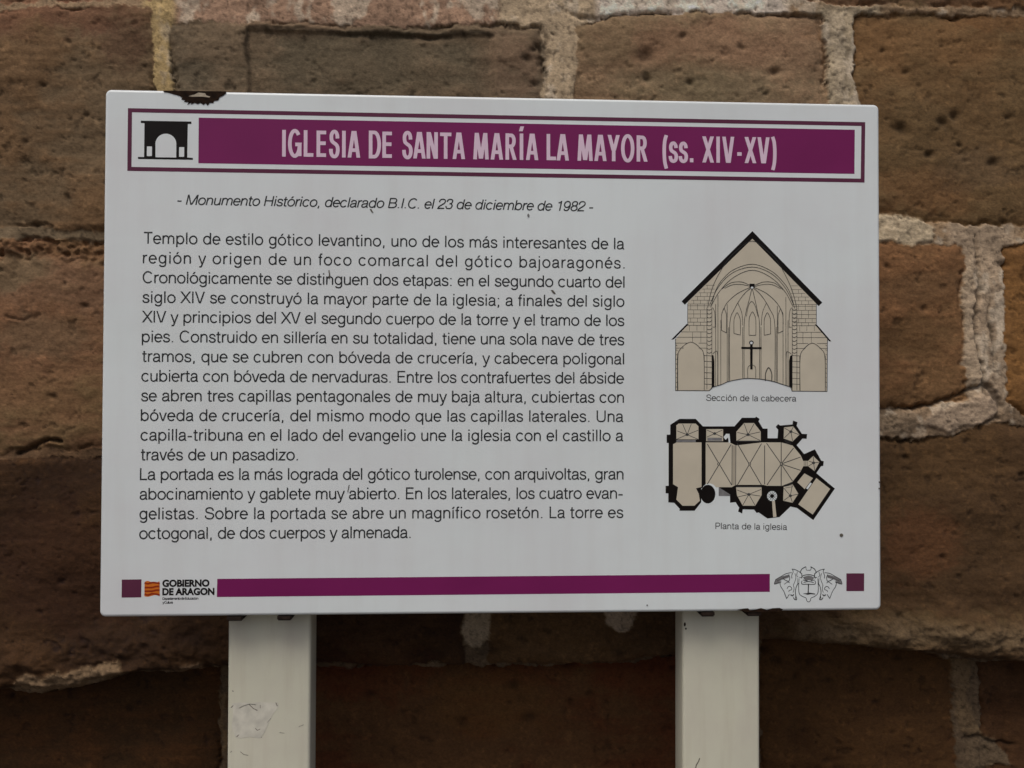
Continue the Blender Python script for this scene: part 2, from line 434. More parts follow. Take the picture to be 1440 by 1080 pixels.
# stone colours (two tones each) per course, left to right; dimmer light painted into the lower courses
R1, R2 = (.245, .165, .115), (.205, .160, .115)
STONES = [
 [((.22, .15, .10), (.19, .13, .09))] * 4,
 [((.22, .15, .10), (.19, .13, .09)), ((.25, .17, .13), (.22, .17, .12)), ((.24, .19, .13), (.25, .15, .11)), ((.21, .14, .10), (.20, .15, .10)), ((.22, .15, .10), (.19, .13, .09))],
 [((.23, .18, .13), (.2, .15, .10)), ((.235, .185, .135), (.235, .165, .11)), ((.185, .160, .120), (.205, .165, .12)), ((.265, .195, .14), (.21, .165, .115)), ((.215, .145, .085), (.165, .120, .072)), ((.21, .14, .09), (.2, .13, .09))],
 [((.22, .13, .09), (.19, .12, .08)), ((.235, .14, .095), (.195, .135, .085)), ((.22, .15, .10), (.19, .12, .08)), ((.22, .15, .10), (.19, .12, .08)), ((.225, .135, .072), (.175, .105, .058)), ((.225, .130, .075), (.18, .11, .06))],
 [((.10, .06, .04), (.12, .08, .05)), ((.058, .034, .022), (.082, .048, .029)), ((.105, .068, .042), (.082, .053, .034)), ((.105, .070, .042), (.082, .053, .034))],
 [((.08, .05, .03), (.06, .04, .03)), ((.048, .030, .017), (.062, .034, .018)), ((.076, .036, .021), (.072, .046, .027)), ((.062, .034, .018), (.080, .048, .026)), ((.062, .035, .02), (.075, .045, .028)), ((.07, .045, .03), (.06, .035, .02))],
 [((.07, .045, .03), (.06, .035, .02))] * 5,
]
def bed(k):
    p = np.array(BEDS[k], float)
    return np.interp(U, p[:, 0], p[:, 1]), np.interp(U, p[:, 0], p[:, 2])
bl = [bed(k) for k in range(len(BEDS))]
course = np.zeros(U.shape, int)
for c, t in bl: course += (wv > c)
de = np.full(U.shape, 1e3)                      # distance into the stone from the nearest joint edge, px
for c, t in bl: de = np.minimum(de, np.abs(wv - c) - t)
vtop = np.full(U.shape, -600.0); vbot = np.full(U.shape, 1600.0)
for k, (c, t) in enumerate(bl):
    vtop = np.where(course == k + 1, c, vtop); vbot = np.where(course == k, c, vbot)
index = np.zeros(U.shape, int)
for k, hs in enumerate(HEADS):
    m = course == k
    fr = np.clip((wv - vtop) / np.maximum(vbot - vtop, 1), 0, 1)
    for a, b, t in hs:
        x = a + (b - a) * fr
        index += (m & (wu > x))
        de = np.where(m, np.minimum(de, np.abs(wu - x) - t), de)
sid = course * 10 + index

n_big = fbm(U / 190, V / 150, 31, 4)
n_med = fbm(U / 46, V / 34, 41, 5, 0.55)
n_fin = fbm(U / 9, V / 7, 51, 4, 0.6)
n_bed = fbm(U / 120, V / 9, 61, 4, 0.6)          # bedding streaks
n_spot = fbm(U / 17, V / 15, 71, 4, 0.6)
H = np.zeros(U.shape); A = np.zeros(U.shape + (3,))
for k, hs in enumerate(HEADS):
    for i in range(len(hs) + 1):
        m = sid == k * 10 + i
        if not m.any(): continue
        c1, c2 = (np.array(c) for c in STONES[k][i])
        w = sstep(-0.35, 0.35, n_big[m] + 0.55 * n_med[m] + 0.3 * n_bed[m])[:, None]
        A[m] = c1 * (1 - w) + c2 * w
        rr = random.Random(k * 31 + i)
        H[m] = rr.uniform(-.004, .004) + (U[m] - 720) * rr.uniform(-4e-6, 4e-6)
A *= (1 + 0.20 * n_med + 0.13 * n_fin + 0.10 * n_bed)[..., None]
H += 0.0080 * n_big + 0.0024 * n_med + 0.0006 * n_fin + 0.0005 * n_bed
H -= 0.0014 * sstep(0.36, 0.55, n_spot)
A *= (1 - 0.35 * sstep(0.36, 0.55, n_spot))[..., None]
A *= (1 + 0.35 * sstep(0.38, 0.6, fbm(U / 8, V / 8, 81, 3)))[..., None]
# worn arrises of the stones
soft = 0.55 + 0.9 * fbm(U / 90, V / 90, 91, 3)
H -= 0.0045 * soft * np.exp(-np.maximum(de, 0) / 8.0) + 0.005 * soft * np.exp(-np.maximum(de, 0) / 34.0)
# the lower courses stand back under a worn ledge
led, _ = bl[4]
low = sstep(-3, 13, V + 16 * n_med + 4 * n_fin - led)
H -= 0.062 * low
H += 0.013 * sstep(-95, -28, V - led) * (1 - low) * (0.75 + 0.8 * n_med) - 0.010 * sstep(-12, 2, V - led) * (1 - low)
# mortar in the joints
mort = 1 - sstep(-1.6, 1.2, de + 3.0 * n_fin + 5 * n_med)
H -= .0035 * np.exp(-((de + 3.0 * n_fin + 5 * n_med - 2.0) / 2.6) ** 2) * sstep(-.1, .35, fbm(U / 30, V / 30, 131, 3))
MC = np.empty(U.shape + (3,)); MC[:] = (.285, .215, .150)
foot_shade = sstep(560, 960, V)                        # mortar darkened toward the wall foot, painting in the fading light
MC *= (1 - 0.62 * foot_shade)[..., None]
def tintbox(u0, u1, v0, v1, col, soft=8):
    w = (sstep(u0 - soft, u0 + soft, U) * (1 - sstep(u1 - soft, u1 + soft, U)) * sstep(v0 - soft, v0 + soft, V) * (1 - sstep(v1 - soft, v1 + soft, V)))[..., None]
    MC[:] = MC * (1 - w) + np.array(col) * w
tintbox(200, 250, -30, 330, (.40, .315, .185))
tintbox(245, 740, -40, 45, (.33, .235, .18))
tintbox(700, 840, -40, 330, (.42, .35, .265))
tintbox(840, 1110, -40, 40, (.70, .64, .58))
tintbox(1150, 1240, 5, 330, (.38, .33, .255))
tintbox(1335, 1430, 290, 600, (.36, .295, .23))
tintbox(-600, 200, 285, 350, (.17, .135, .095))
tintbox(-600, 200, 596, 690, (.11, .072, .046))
tintbox(1120, 1445, 575, 640, (.22, .17, .125))
mh = -0.0030 + 0.0014 * n_med + 0.0007 * n_fin
MC *= (1 + .42 * fbm(U / 26, V / 38, 151, 4, .6))[..., None]
wp = (.65 * sstep(.08, .3, fbm(U / 30, V / 44, 161, 4, .6)) * (1 - sstep(560, 680, V)) * sstep(200, 260, U))[..., None]
MC = MC * (1 - wp) + np.array((.58, .52, .44)) * wp
H = H * (1 - mort) + (mh + H * 0.25 - 0.040 * low) * mort
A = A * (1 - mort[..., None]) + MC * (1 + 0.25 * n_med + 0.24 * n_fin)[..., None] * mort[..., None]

def poly_sd(P):
    """signed distance to a polygon, positive inside, in px (warped for ragged edges)"""
    P = np.array(P, float); lo = P.min(0) - 30; hi = P.max(0) + 30
    j0, j1 = np.searchsorted(gu, [lo[0], hi[0]]); i0, i1 = np.searchsorted(gv, [lo[1], hi[1]])
    sl = (slice(i0, i1), slice(j0, j1))
    x, y = wu[sl], wv[sl]
    d = np.full(x.shape, 1e9); ins = np.zeros(x.shape, bool)
    for k in range(len(P)):
        a, b = P[k - 1], P[k]; e = b - a
        t = np.clip(((x - a[0]) * e[0] + (y - a[1]) * e[1]) / (e @ e + 1e-9), 0, 1)
        d = np.minimum(d, np.hypot(x - a[0] - t * e[0], y - a[1] - t * e[1]))
        ins ^= ((a[1] > y) != (b[1] > y)) & (x < (b[0] - a[0]) * (y - a[1]) / (b[1] - a[1] + 1e-12) + a[0])
    return sl, np.where(ins, d, -d)
def patch(P, col, rise, edge=3.0):
    sl, d = poly_sd(P)
    w = sstep(-edge, edge, d + 3 * n_fin[sl])
    H[sl] = H[sl] + .5 * w * (rise + 0.0012 * n_fin[sl] + 0.0010 * n_med[sl])
    A[sl] = A[sl] * (1 - w[..., None]) + np.array(col) * (1 + 0.15 * n_med[sl] + 0.22 * n_fin[sl])[..., None] * w[..., None]
    mort[sl] = np.maximum(mort[sl], w)
def groove(P, width, depth, dark=0.5):
    for (x0, y0), (x1, y1) in zip(P[:-1], P[1:]):
        lo = (min(x0, x1) - 24, min(y0, y1) - 24); hi = (max(x0, x1) + 24, max(y0, y1) + 24)
        j0, j1 = np.searchsorted(gu, [lo[0], hi[0]]); i0, i1 = np.searchsorted(gv, [lo[1], hi[1]])
        sl = (slice(i0, i1), slice(j0, j1))
        x, y = U[sl] + 0.8 * (wu[sl] - U[sl]), V[sl] + 0.8 * (wv[sl] - V[sl])
        ex, ey = x1 - x0, y1 - y0
        t = np.clip(((x - x0) * ex + (y - y0) * ey) / (ex * ex + ey * ey), 0, 1)
        g = np.exp(-((np.hypot(x - x0 - t * ex, y - y0 - t * ey) / width) ** 2)) * (0.75 + 0.5 * n_med[sl])
        GR[sl] = np.maximum(GR[sl], g * depth); GD[sl] = np.maximum(GD[sl], g * dark)
# pale mortar smears and repairs
patch([(1228, 306), (1262, 300), (1300, 306), (1318, 318), (1312, 338), (1270, 346), (1228, 340)], (.46, .40, .31), .006)
patch([(1300, 600), (1320, 578), (1370, 562), (1400, 548), (1410, 575), (1398, 592), (1340, 606)], (.36, .295, .235), .006)
patch([(1225, 588), (1290, 584), (1300, 602), (1262, 612), (1225, 612)], (.25, .20, .15), .003)
patch([(1356, 380), (1368, 360), (1376, 470), (1378, 545), (1366, 548), (1356, 500)], (.42, .35, .275), .004)
patch([(1170, 18), (1188, 14), (1196, 60), (1194, 140), (1178, 140), (1176, 60)], (.44, .385, .305), .003)
patch([(648, 850), (690, 850), (688, 902), (676, 910), (656, 904)], (.30, .255, .20), .004)
patch([(852, 850), (894, 850), (890, 880), (868, 888), (856, 880)], (.32, .27, .22), .004)
patch([(14, 982), (40, 945), (60, 950), (90, 940), (170, 925), (180, 950), (120, 966), (60, 980)], (.17, .125, .085), .006)
patch([(230, 945), (250, 934), (285, 928), (300, 940), (270, 950)], (.14, .10, .07), .004)
patch([(1372, 940), (1395, 934), (1400, 960), (1394, 1005), (1408, 1040), (1420, 1060), (1396, 1062), (1380, 1020)], (.155, .115, .075), .005)
patch([(1396, 1066), (1440, 1060), (1460, 1100), (1400, 1110)], (.13, .10, .07), .005)
patch([(1076, 982), (1090, 980), (1088, 1010), (1078, 1036)], (.13, .09, .06), .003)
patch([(290, 994), (305, 994), (302, 1010), (296, 1030), (304, 1080), (294, 1085)], (.13, .095, .06), .003)
patch([(1110, 872), (1240, 868), (1440, 880), (1440, 915), (1240, 903), (1112, 896)], (.115, .085, .055), .002, 14)
# eroded crumbly band under the left bed joint, and pale upper rim in the middle
GR = np.zeros(U.shape); GD = np.zeros(U.shape)
er = sstep(332, 342, wv) * (1 - sstep(356, 378, wv)) * (1 - sstep(300, 420, U))
H -= er * (0.010 * (0.6 + n_spot) + 0.006 * n_fin)
A[:] = A * (1 - .5 * er[..., None]) + np.array((.21, .115, .075)) * (1 + .5 * n_fin)[..., None] * .5 * er[..., None]
def stain(u, v, ru, rv, col, k):
    d = np.hypot((U - u) / ru, (V - v) / rv) + 0.5 * n_med + 0.3 * n_fin
    w = (k * (1 - sstep(0.45, 1.15, d)) * (1 - mort))[..., None]
    A[:] = A * (1 - w) + np.array(col) * w
stain(60, 0, 190, 55, (.27, .155, .115), .7)
stain(170, 60, 45, 40, (.16, .10, .075), .6)
stain(430, 10, 260, 34, (.31, .225, .165), .8)
stain(720, 90, 55, 60, (.27, .20, .15), .7)
stain(520, 90, 190, 60, (.150, .130, .095), .75)
stain(900, 60, 110, 60, (.20, .145, .10), .5)
stain(1010, 60, 150, 40, (.30, .20, .145), .6)
stain(1000, 130, 170, 40, (.20, .175, .125), .6)
stain(1330, 190, 120, 70, (.135, .10, .06), .6)
stain(1300, 60, 150, 40, (.255, .165, .095), .5)
stain(1420, 20, 90, 30, (.17, .095, .05), .5)
stain(1300, 270, 90, 40, (.235, .145, .085), .5)
stain(90, 400, 110, 40, (.27, .175, .13), .6)
stain(20, 380, 50, 30, (.24, .195, .14), .6)
stain(60, 560, 140, 50, (.21, .135, .085), .5)
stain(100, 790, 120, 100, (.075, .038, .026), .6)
stain(1290, 760, 60, 60, (.16, .085, .055), .6)
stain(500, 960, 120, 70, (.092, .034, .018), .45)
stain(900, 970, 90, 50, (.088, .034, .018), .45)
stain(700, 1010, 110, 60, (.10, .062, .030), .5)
stain(1260, 885, 200, 30, (.16, .125, .08), .5)
stain(1285, 470, 60, 34, (.150, .105, .068), .6)
stain(1300, 400, 70, 24, (.165, .115, .08), .5)
stain(60, 470, 80, 34, (.19, .14, .10), .5)
stain(1380, 240, 70, 40, (.15, .115, .08), .5)
# cut recess in the second stone, cracks
bu, bv = U + .3 * (wu - U), V + .3 * (wv - V)
box = sstep(346, 352, bu) * (1 - sstep(688, 698, bu)) * sstep(38, 43, bv - 0.022 * (U - 350)) * (1 - sstep(310, 320, bv))
H -= 0.0065 * box
groove([(349, 90), (350, 39), (520, 42.5), (690, 47)], 2.6, .003, .55)
groove([(768, 130), (764, 95), (770, 55), (760, 35)], 3.0, .006, .5)
groove([(758, 62), (768, 72), (764, 85)], 5.0, .007, .6)
groove([(1228, 579), (1285, 577), (1325, 566), (1360, 552), (1384, 543)], 2.6, .010, .65)
groove([(1376, 330), (1378, 400), (1374, 470), (1383, 530), (1386, 560)], 2.2, .007, .55)
groove([(1393, 420), (1392, 452), (1400, 480), (1398, 520)], 2.0, .005, .5)
groove([(1386, 545), (1398, 560), (1410, 574)], 5.0, .010, .6)
groove([(1408, 590), (1392, 594), (1378, 600)], 2.0, .005, .5)
groove([(25, 638), (50, 628), (72, 618), (85, 620)], 2.6, .011, .75)
groove([(110, 628), (130, 624)], 2.0, .006, .6)
groove([(8, 448), (32, 452), (52, 444)], 2.2, .003, .45)
groove([(1390, 1064), (1412, 1060), (1440, 1070), (1470, 1072)], 3.0, .007, .6)
groove([(808, 18), (832, 22), (890, 17), (960, 15)], 3.0, .005, .5)
groove([(1078, 960), (1074, 1000), (1080, 1040)], 3.0, .005, .5)
# pits and pock marks
pr_ = random.Random(5)
PITS = [(1090, 100, 5), (1268, 180, 7), (1328, 172, 6), (1346, 162, 6), (1308, 216, 5), (1400, 228, 6), (1352, 203, 3), (1420, 165, 3),
        (1042, 65, 4), (970, 115, 4), (908, 78, 9), (910, 108, 5), (120, 160, 3), (48, 314, 4), (740, 80, 5), (752, 116, 4), (1276, 100, 3),
        (700, 955, 5), (727, 985, 6), (748, 1034, 7), (650, 1040, 6), (810, 1008, 4), (838, 996, 4), (806, 950, 6), (1095, 930, 6), (1115, 946, 4), (1140, 970, 5)]
for _ in range(1500):
    PITS.append((pr_.uniform(-500, 1950), pr_.uniform(-380, 1400), 1.0 + 3.6 * pr_.random() ** 5))
for u, v, r in PITS:
    a = pr_.uniform(-.6, .6); s = pr_.uniform(1.0, 1.9)
    j0, j1 = np.searchsorted(gu, [u - 4 * r, u + 4 * r]); i0, i1 = np.searchsorted(gv, [v - 4 * r, v + 4 * r])
    sl = (slice(i0, i1), slice(j0, j1))
    x, y = U[sl] - u + .35 * (wu[sl] - U[sl]), V[sl] - v + .35 * (wv[sl] - V[sl])
    xx, yy = (x * math.cos(a) + y * math.sin(a)) / s, -x * math.sin(a) + y * math.cos(a)
    g = np.exp(-((np.hypot(xx, yy) / r) ** 2))
    GR[sl] = np.maximum(GR[sl], g * min(.0011 * r, .006)); GD[sl] = np.maximum(GD[sl], g * (.46 if r > 2.5 else .34))
H -= GR
A *= (1 - GD)[..., None]
lum = A.mean(-1, keepdims=True)
A = lum + (A - lum) * 1.22
# each stone has its own hue; lower factors also hold painted light fall-off
HUE = {21: (.66, .59, .47), 22: (.73, .67, .59), 23: (.95, .88, .76), 24: (.80, .71, .59), 31: (.77, .74, .61), 33: (.92, .79, .57), 34: (.92, .82, .60),
       41: (.56, .49, .33), 42: (.82, .74, .54), 51: (.95, .80, .55), 52: (1.22, .98, .72), 53: (.92, .78, .55), 54: (.92, .78, .55)}
for k in range(len(HEADS)):
    for i in range(len(HEADS[k]) + 1):
        m = (sid == k * 10 + i)
        if m.any():
            hcol = np.array(HUE.get(k * 10 + i, (.84, .77, .62) if k < 4 else (.80, .70, .50)))
            w = (1 - mort[m])[:, None]
            A[m] = A[m] * (hcol * w + np.array((1.0, .95, .86)) * (1 - w))
grit = fbm(U / 4.5, V / 4.5, 141, 3, .7)
A *= (1 - (.16 + .26 * mort) * sstep(.18, .5, grit) + .12 * sstep(.18, .5, -grit))[..., None]
H -= (.0004 + .0003 * mort) * sstep(.15, .5, grit)
A = np.clip(A, .006, .7)
mid = mort > 0.5

M_STONE, nt, bs = nodes('weathered_stone')
at = nt.nodes.new('ShaderNodeAttribute'); at.attribute_name = 'stone_tone'
tc = nt.nodes.new('ShaderNodeTexCoord')
n1 = nt.nodes.new('ShaderNodeTexNoise'); n1.inputs['Scale'].default_value = 420; n1.inputs['Detail'].default_value = 5; n1.inputs['Roughness'].default_value = .65
mp = nt.nodes.new('ShaderNodeMapping'); mp.inputs['Scale'].default_value = (.7, 1, 1.2)
nt.links.new(tc.outputs['Object'], mp.inputs['Vector']); nt.links.new(mp.outputs[0], n1.inputs['Vector'])
mr = nt.nodes.new('ShaderNodeMapRange'); mr.inputs['From Min'].default_value = .3; mr.inputs['From Max'].default_value = .7
mr.inputs['To Min'].default_value = .72; mr.inputs['To Max'].default_value = 1.28
nt.links.new(n1.outputs[0], mr.inputs['Value'])
mx = nt.nodes.new('ShaderNodeMix'); mx.data_type = 'RGBA'; mx.blend_type = 'MULTIPLY'; mx.inputs[0].default_value = 1
nt.links.new(at.outputs['Color'], mx.inputs[6]); nt.links.new(mr.outputs[0], mx.inputs[7])
nt.links.new(mx.outputs[2], bs.inputs['Base Color'])
bs.inputs['Roughness'].default_value = .92
bs.inputs['Specular IOR Level'].default_value = .25
bp = nt.nodes.new('ShaderNodeBump'); bp.inputs['Strength'].default_value = .4; bp.inputs['Distance'].default_value = .0012
nt.links.new(n1.outputs[0], bp.inputs['Height']); nt.links.new(bp.outputs[0], bs.inputs['Normal'])

wall = empty('stone_wall', (0, WY + .06, 0), 'old wall of weathered brown sandstone blocks with pale mortar, behind the sign', 'wall')
wall['kind'] = 'thing'
VX = np.stack([WX, WY - H, WZ], -1).reshape(-1, 3)
AC = np.concatenate([A.reshape(-1, 3), np.ones((A.size // 3, 1))], 1)
nr, nc = U.shape
q = (np.arange(nr - 1)[:, None] * nc + np.arange(nc - 1)[None]).reshape(-1)
Q = np.stack([q, q + nc, q + nc + 1, q + 1], 1)
fid = np.where(mid, 999, sid).reshape(-1)[q]
Ym = VX[:, 1]
def submesh(name, faces, label=None):
    idx, inv = np.unique(faces, return_inverse=True)
    inv = inv.reshape(-1, 4)
    me = bpy.data.meshes.new(name)
    me.vertices.add(len(idx)); me.vertices.foreach_set('co', (VX[idx] - np.array(wall.location)).ravel().astype(np.float32))
    me.loops.add(inv.size); me.loops.foreach_set('vertex_index', inv.ravel().astype(np.int32))
    me.polygons.add(len(inv)); me.polygons.foreach_set('loop_start', np.arange(0, inv.size, 4, dtype=np.int32))
    me.update(calc_edges=True)
    ca = me.color_attributes.new('stone_tone', 'FLOAT_COLOR', 'POINT')
    ca.data.foreach_set('color', AC[idx].ravel().astype(np.float32))
    me.polygons.foreach_set('use_smooth', np.ones(len(inv), bool))
    me.materials.append(M_STONE)
    me.validate()
    o = bpy.data.objects.new(name, me)
    if label: o['label'] = label
    COL.objects.link(o); o.parent = wall
    return o
BLOCK_LABEL = {22: 'olive grey block with a cut rectangular recess', 24: 'brown pitted block at the upper right',
               33: 'orange brown block right of the sign', 52: 'dark red stone below the sign between the posts'}
for s in np.unique(fid):
    fs = Q[fid == s]
    if len(fs) < 4: continue
    if s == 999: submesh('mortar', fs)
    else: submesh('stone_block', fs, BLOCK_LABEL.get(int(s)))

# rest of the wall: a plain rough backing that closes the wall from the ground to above the frame
def slab(name, x0, x1, y0, y1, z0, z1, mat, parent, origin):
    v = [(x, y, z) for x in (x0, x1) for y in (y0, y1) for z in (z0, z1)]
    f = [(0, 1, 3, 2), (4, 6, 7, 5), (0, 4, 5, 1), (2, 3, 7, 6), (0, 2, 6, 4), (1, 5, 7, 3)]
    me = bpy.data.meshes.new(name)
    me.from_pydata([(a - origin[0], b - origin[1], c - origin[2]) for a, b, c in v], [], f)
    me.materials.append(mat); me.update()
    o = bpy.data.objects.new(name, me); COL.objects.link(o); o.parent = parent
    return o
M_CORE = ink('rough_wall_core', (.16, .11, .075), .95, .35, 14); add_bump(M_CORE, 20, .8, .02)
slab('wall_core', -3.0, 3.0, WY + .10, WY + .50, 0, 3.2, M_CORE, wall, wall.location)

# ground
M_GRND = ink('paving', (.10, .09, .08), .9, .3, 8); add_bump(M_GRND, 60, .4, .01)
me = bpy.data.meshes.new('ground')
me.from_pydata([(-40, -40, 0), (40, -40, 0), (40, 40, 0), (-40, 40, 0)], [], [(0, 1, 2, 3)])
me.materials.append(M_GRND)
g = bpy.data.objects.new('ground', me); g['kind'] = 'structure'; link(g)

# ------------------------------------------------------------------ the sign
PT = 0.028                      # panel thickness
sign = empty('information_sign', (0, PT + .02, 0), 'white enamel information sign with purple title band on two cream posts', 'sign')
bpy.context.view_layer.update()
W2, H2, RAD = 0.45, 0.299, 0.0065
def rounded_plate(name, w2, h2, rad, y0, y1, bev, zc, mat, parent):
    """plate with round corners and softly rounded front edge"""
    prof = []
    nb = 5
    for i in range(nb + 1):
        t = math.pi / 2 * i / nb
        prof.append((bev * (1 - math.sin(t)), y0 + bev * (1 - math.cos(t))))     # inset, y   (front face edge first)
    prof.append((0, y1))
    rings = []; verts = []
    for ins, y in prof:
        ring = []
        for cx, cz, a0 in ((w2 - rad, h2 - rad, 0), (-w2 + rad, h2 - rad, 90), (-w2 + rad, -h2 + rad, 180), (w2 - rad, -h2 + rad, 270)):
            for i in range(7):
                a = math.radians(a0 + 15 * i)
                r = max(rad - ins, .0005)
                ring.append(len(verts)); verts.append((cx + r * math.cos(a), y, zc + cz + r * math.sin(a)))
        rings.append(ring)
    n = len(rings[0]); faces = [rings[0][::1], rings[-1][::-1]]
    faces[0] = rings[0]
    for a, b in zip(rings[:-1], rings[1:]):
        for i in range(n):
            faces.append((a[i], b[i], b[(i + 1) % n], a[(i + 1) % n]))
    me = bpy.data.meshes.new(name); me.from_pydata(verts, [], faces)
    me.materials.append(mat); me.update()
    import bmesh
    bm = bmesh.new(); bm.from_mesh(me); bmesh.ops.recalc_face_normals(bm, faces=bm.faces); bm.to_mesh(me); bm.free()
    for p in me.polygons: p.use_smooth = len(p.vertices) == 4
    o = bpy.data.objects.new(name, me); link(o, parent)
    o.matrix_parent_inverse = parent.matrix_world.inverted()
    return o
panel = rounded_plate('sign_panel', W2, H2, RAD, 0.0, PT, .0035, ZC, M_WHITE, sign)
bpy.context.view_layer.update()

# title band
p = Print(); p.line([(182.8, 155), (1214, 174.5), (1213, 254), (182, 237.5), (182.8, 155)], 5.6, M_PLUM)
p.build('border_frame', panel)
p = Print(); p.poly([(279.5, 165.5), (1202, 182.5), (1201.5, 244.5), (279, 229.5)], M_PURPLE)
p.build('title_band', panel)
p = Print(lift=.0003, cycle=40)
BY = lambda x: 220.3 + (x - 397) * (229.8 - 220.3) / (1075 - 397)
for wd, x0, x1 in (('IGLESIA', 396.7, 506.6), ('DE', 518.6, 553.6), ('SANTA', 565.5, 654), ('MARÍA', 665.5, 757), ('LA', 768.6, 800),
                   ('MAYOR', 812, 910.6), ('(ss.', 931.5, 975), ('XIV-XV)', 987.5, 1092)):
    text(p, wd, (x0, BY(x0)), (x1, BY(x1)), 52.5, 97, M_LETTER, FUT, .43, 0, 'track')
p.build('title_text', panel)
# arch emblem   (zoom of 9.817 from 180,140)
e = lambda x, y: (180 + x / 9.817, 140 + y / 9.817)
p = Print()
p.poly([e(178, 292), e(876, 304), e(876, 338), e(826, 337), e(818, 800), e(897, 806), e(897, 832), e(138, 820), e(138, 792), e(222, 794), e(228, 326), e(178, 324)], M_BLACK)
p.poly([e(380, 797), e(380, 610)] + [e(x, y) for x, y in arc(523, 610, 144, 138, 180, 360, 16)] + [e(666, 800)], M_WHITE)
p.poly([e(262, 648), e(332, 648), e(330, 780), e(260, 780)], M_WHITE)
p.poly([e(707, 657), e(777, 657), e(775, 790), e(705, 790)], M_WHITE)
p.build('arch_emblem', panel)
# subtitle and body
p = Print()
text(p, '- Monumento Histórico, declarado B.I.C. el 23 de diciembre de 1982 -', (247.5, 287.6), (834, 297.2), 19.6, 92, M_INK, G, 1.0, .21)
p.build('subtitle_text', panel)
BODY = ['Templo de estilo gótico levantino, uno de los más interesantes de la',
 'región y origen de un foco comarcal del gótico bajoaragonés.',
 'Cronológicamente se distinguen dos etapas: en el segundo cuarto del',
 'siglo XIV se construyó la mayor parte de la iglesia; a finales del siglo',
 'XIV y principios del XV el segundo cuerpo de la torre y el tramo de los',
 'pies. Construido en sillería en su totalidad, tiene una sola nave de tres',
 'tramos, que se cubren con bóveda de crucería, y cabecera poligonal',
 'cubierta con bóveda de nervaduras. Entre los contrafuertes del ábside',
 'se abren tres capillas pentagonales de muy baja altura, cubiertas con',
 'bóveda de crucería, del mismo modo que las capillas laterales. Una',
 'capilla-tribuna en el lado del evangelio une la iglesia con el castillo a',
 'través de un pasadizo.',
 'La portada es la más lograda del gótico turolense, con arquivoltas, gran',
 'abocinamiento y gablete muy abierto. En los laterales, los cuatro evan-',
 'gelistas. Sobre la portada se abre un magnífico rosetón. La torre es',
 'octogonal, de dos cuerpos y almenada.']
ENDS = {11: 419, 15: 577.5}
p = Print()
for i, s in enumerate(BODY):
    t = i / 15
    xl, yl = 201.2 - 5.6 * t, 342.6 + 415.4 * t
    xr, yr = 878.6 - 2.2 * t, 350.6 + 404.6 * t
    if i in ENDS:
        yr = yl + (yr - yl) * (ENDS[i] - xl) / (xr - xl); xr = ENDS[i]
    text(p, s, (xl, yl), (xr, yr), 22.6, 88, M_INK, G, .955)
    if i == 11: p.build('body_paragraph', panel); p = Print()
p.build('body_paragraph', panel)
p = Print()
text(p, 'Sección de la cabecera', (993, 563.6), (1120, 564.6), 12.4, 88, M_GREY, G, 1.0)
p.build('caption_text', panel)
p = Print()
text(p, 'Planta de la iglesia', (1006, 743.8), (1107, 745.2), 12.4, 88, M_GREY, G, 1.0)
p.build('caption_text', panel)

# church section   (zoom of 4 from 920,310)
z4 = lambda pts: [(920 + x / 4, 310 + y / 4) for x, y in pts]
p = Print(cycle=9999)
def L4(pts, w=3.0, m=M_INK): p.line(z4(pts), w / 4, m)
def C4(pts, w=3.0, m=M_INK, k=5): p.line(z4(cat(pts, k)), w / 4, m)
p.poly(z4([(552, 95), (790, 320), (912, 460), (912, 585), (975, 660), (972, 962), (775, 960), (770, 938), (700, 915), (650, 903), (590, 893), (500, 890), (420, 905), (380, 922),
           (328, 938), (310, 957), (118, 957), (118, 670), (188, 585), (188, 460), (315, 335)]), M_BEIGE)
p.poly(z4([(552, 60), (945, 462), (925, 482), (552, 103), (172, 474), (154, 455)]), M_BLACK)
L4([(102, 670), (188, 583)], 9, M_BLACK); L4([(908, 585), (990, 680)], 9, M_BLACK)
L4([(188, 470), (188, 585)]); L4([(912, 470), (912, 588)])
L4([(120, 665), (120, 957), (310, 958), (325, 940)], 4); L4([(974, 670), (972, 962), (775, 960), (768, 938)], 4)
L4([(130, 745), (130, 955)]); L4([(962, 760), (962, 960)])
# masonry courses
for y in list(range(365, 480, 21)) + list(range(480, 590, 23)):
    xa = max(190, 590 - y * .97 + 120) if y < 480 else 190
    xa = 188 + max(0, (470 - y) * 0.98); xb = 912 - max(0, (470 - y) * .98)
    xi = 318 + max(0, (480 - y) * .42); xj = 782 - max(0, (480 - y) * .42)
    if xa < xi - 8: L4([(xa, y), (min(xi, 340), y)], 2.2)
    if xj + 8 < xb: L4([(max(xj, 770), y + 3), (xb, y + 3)], 2.2)
    for k in range(3):
        x = 205 + k * 38 + (y // 21 % 2) * 17
        if xa < x < xi - 10: L4([(x, y), (x, y + 21)], 1.8)
        x = 812 + k * 38 + (y // 21 % 2) * 17
        if xj < x < xb - 8: L4([(x, y + 3), (x, y + 24)], 1.8)
for y in (590, 627, 657, 690, 718):
    xa = 188 - (y - 585) * .95 if y < 660 else 120
    L4([(max(xa, 120), y), (298 if y < 690 else (165 if y > 700 else 185), y)], 2.2); L4([(800, y + 2), (min(912 + (y - 585) * .85, 974), y + 2)] if y < 690 else [(930 if y > 700 else 915, y + 2), (974, y + 2)], 2.2)
    if y > 680: L4([(250, y), (298, y)], 2.2); L4([(800, y + 2), (850 if y > 700 else 865, y + 2)], 2.2)
    for x in ((215, 262) if y % 2 else (198, 240, 280)):
        if y < 680: L4([(x, y), (x, y + 30)], 1.8); L4([(1098 - x, y + 2), (1098 - x, y + 32)], 1.8)
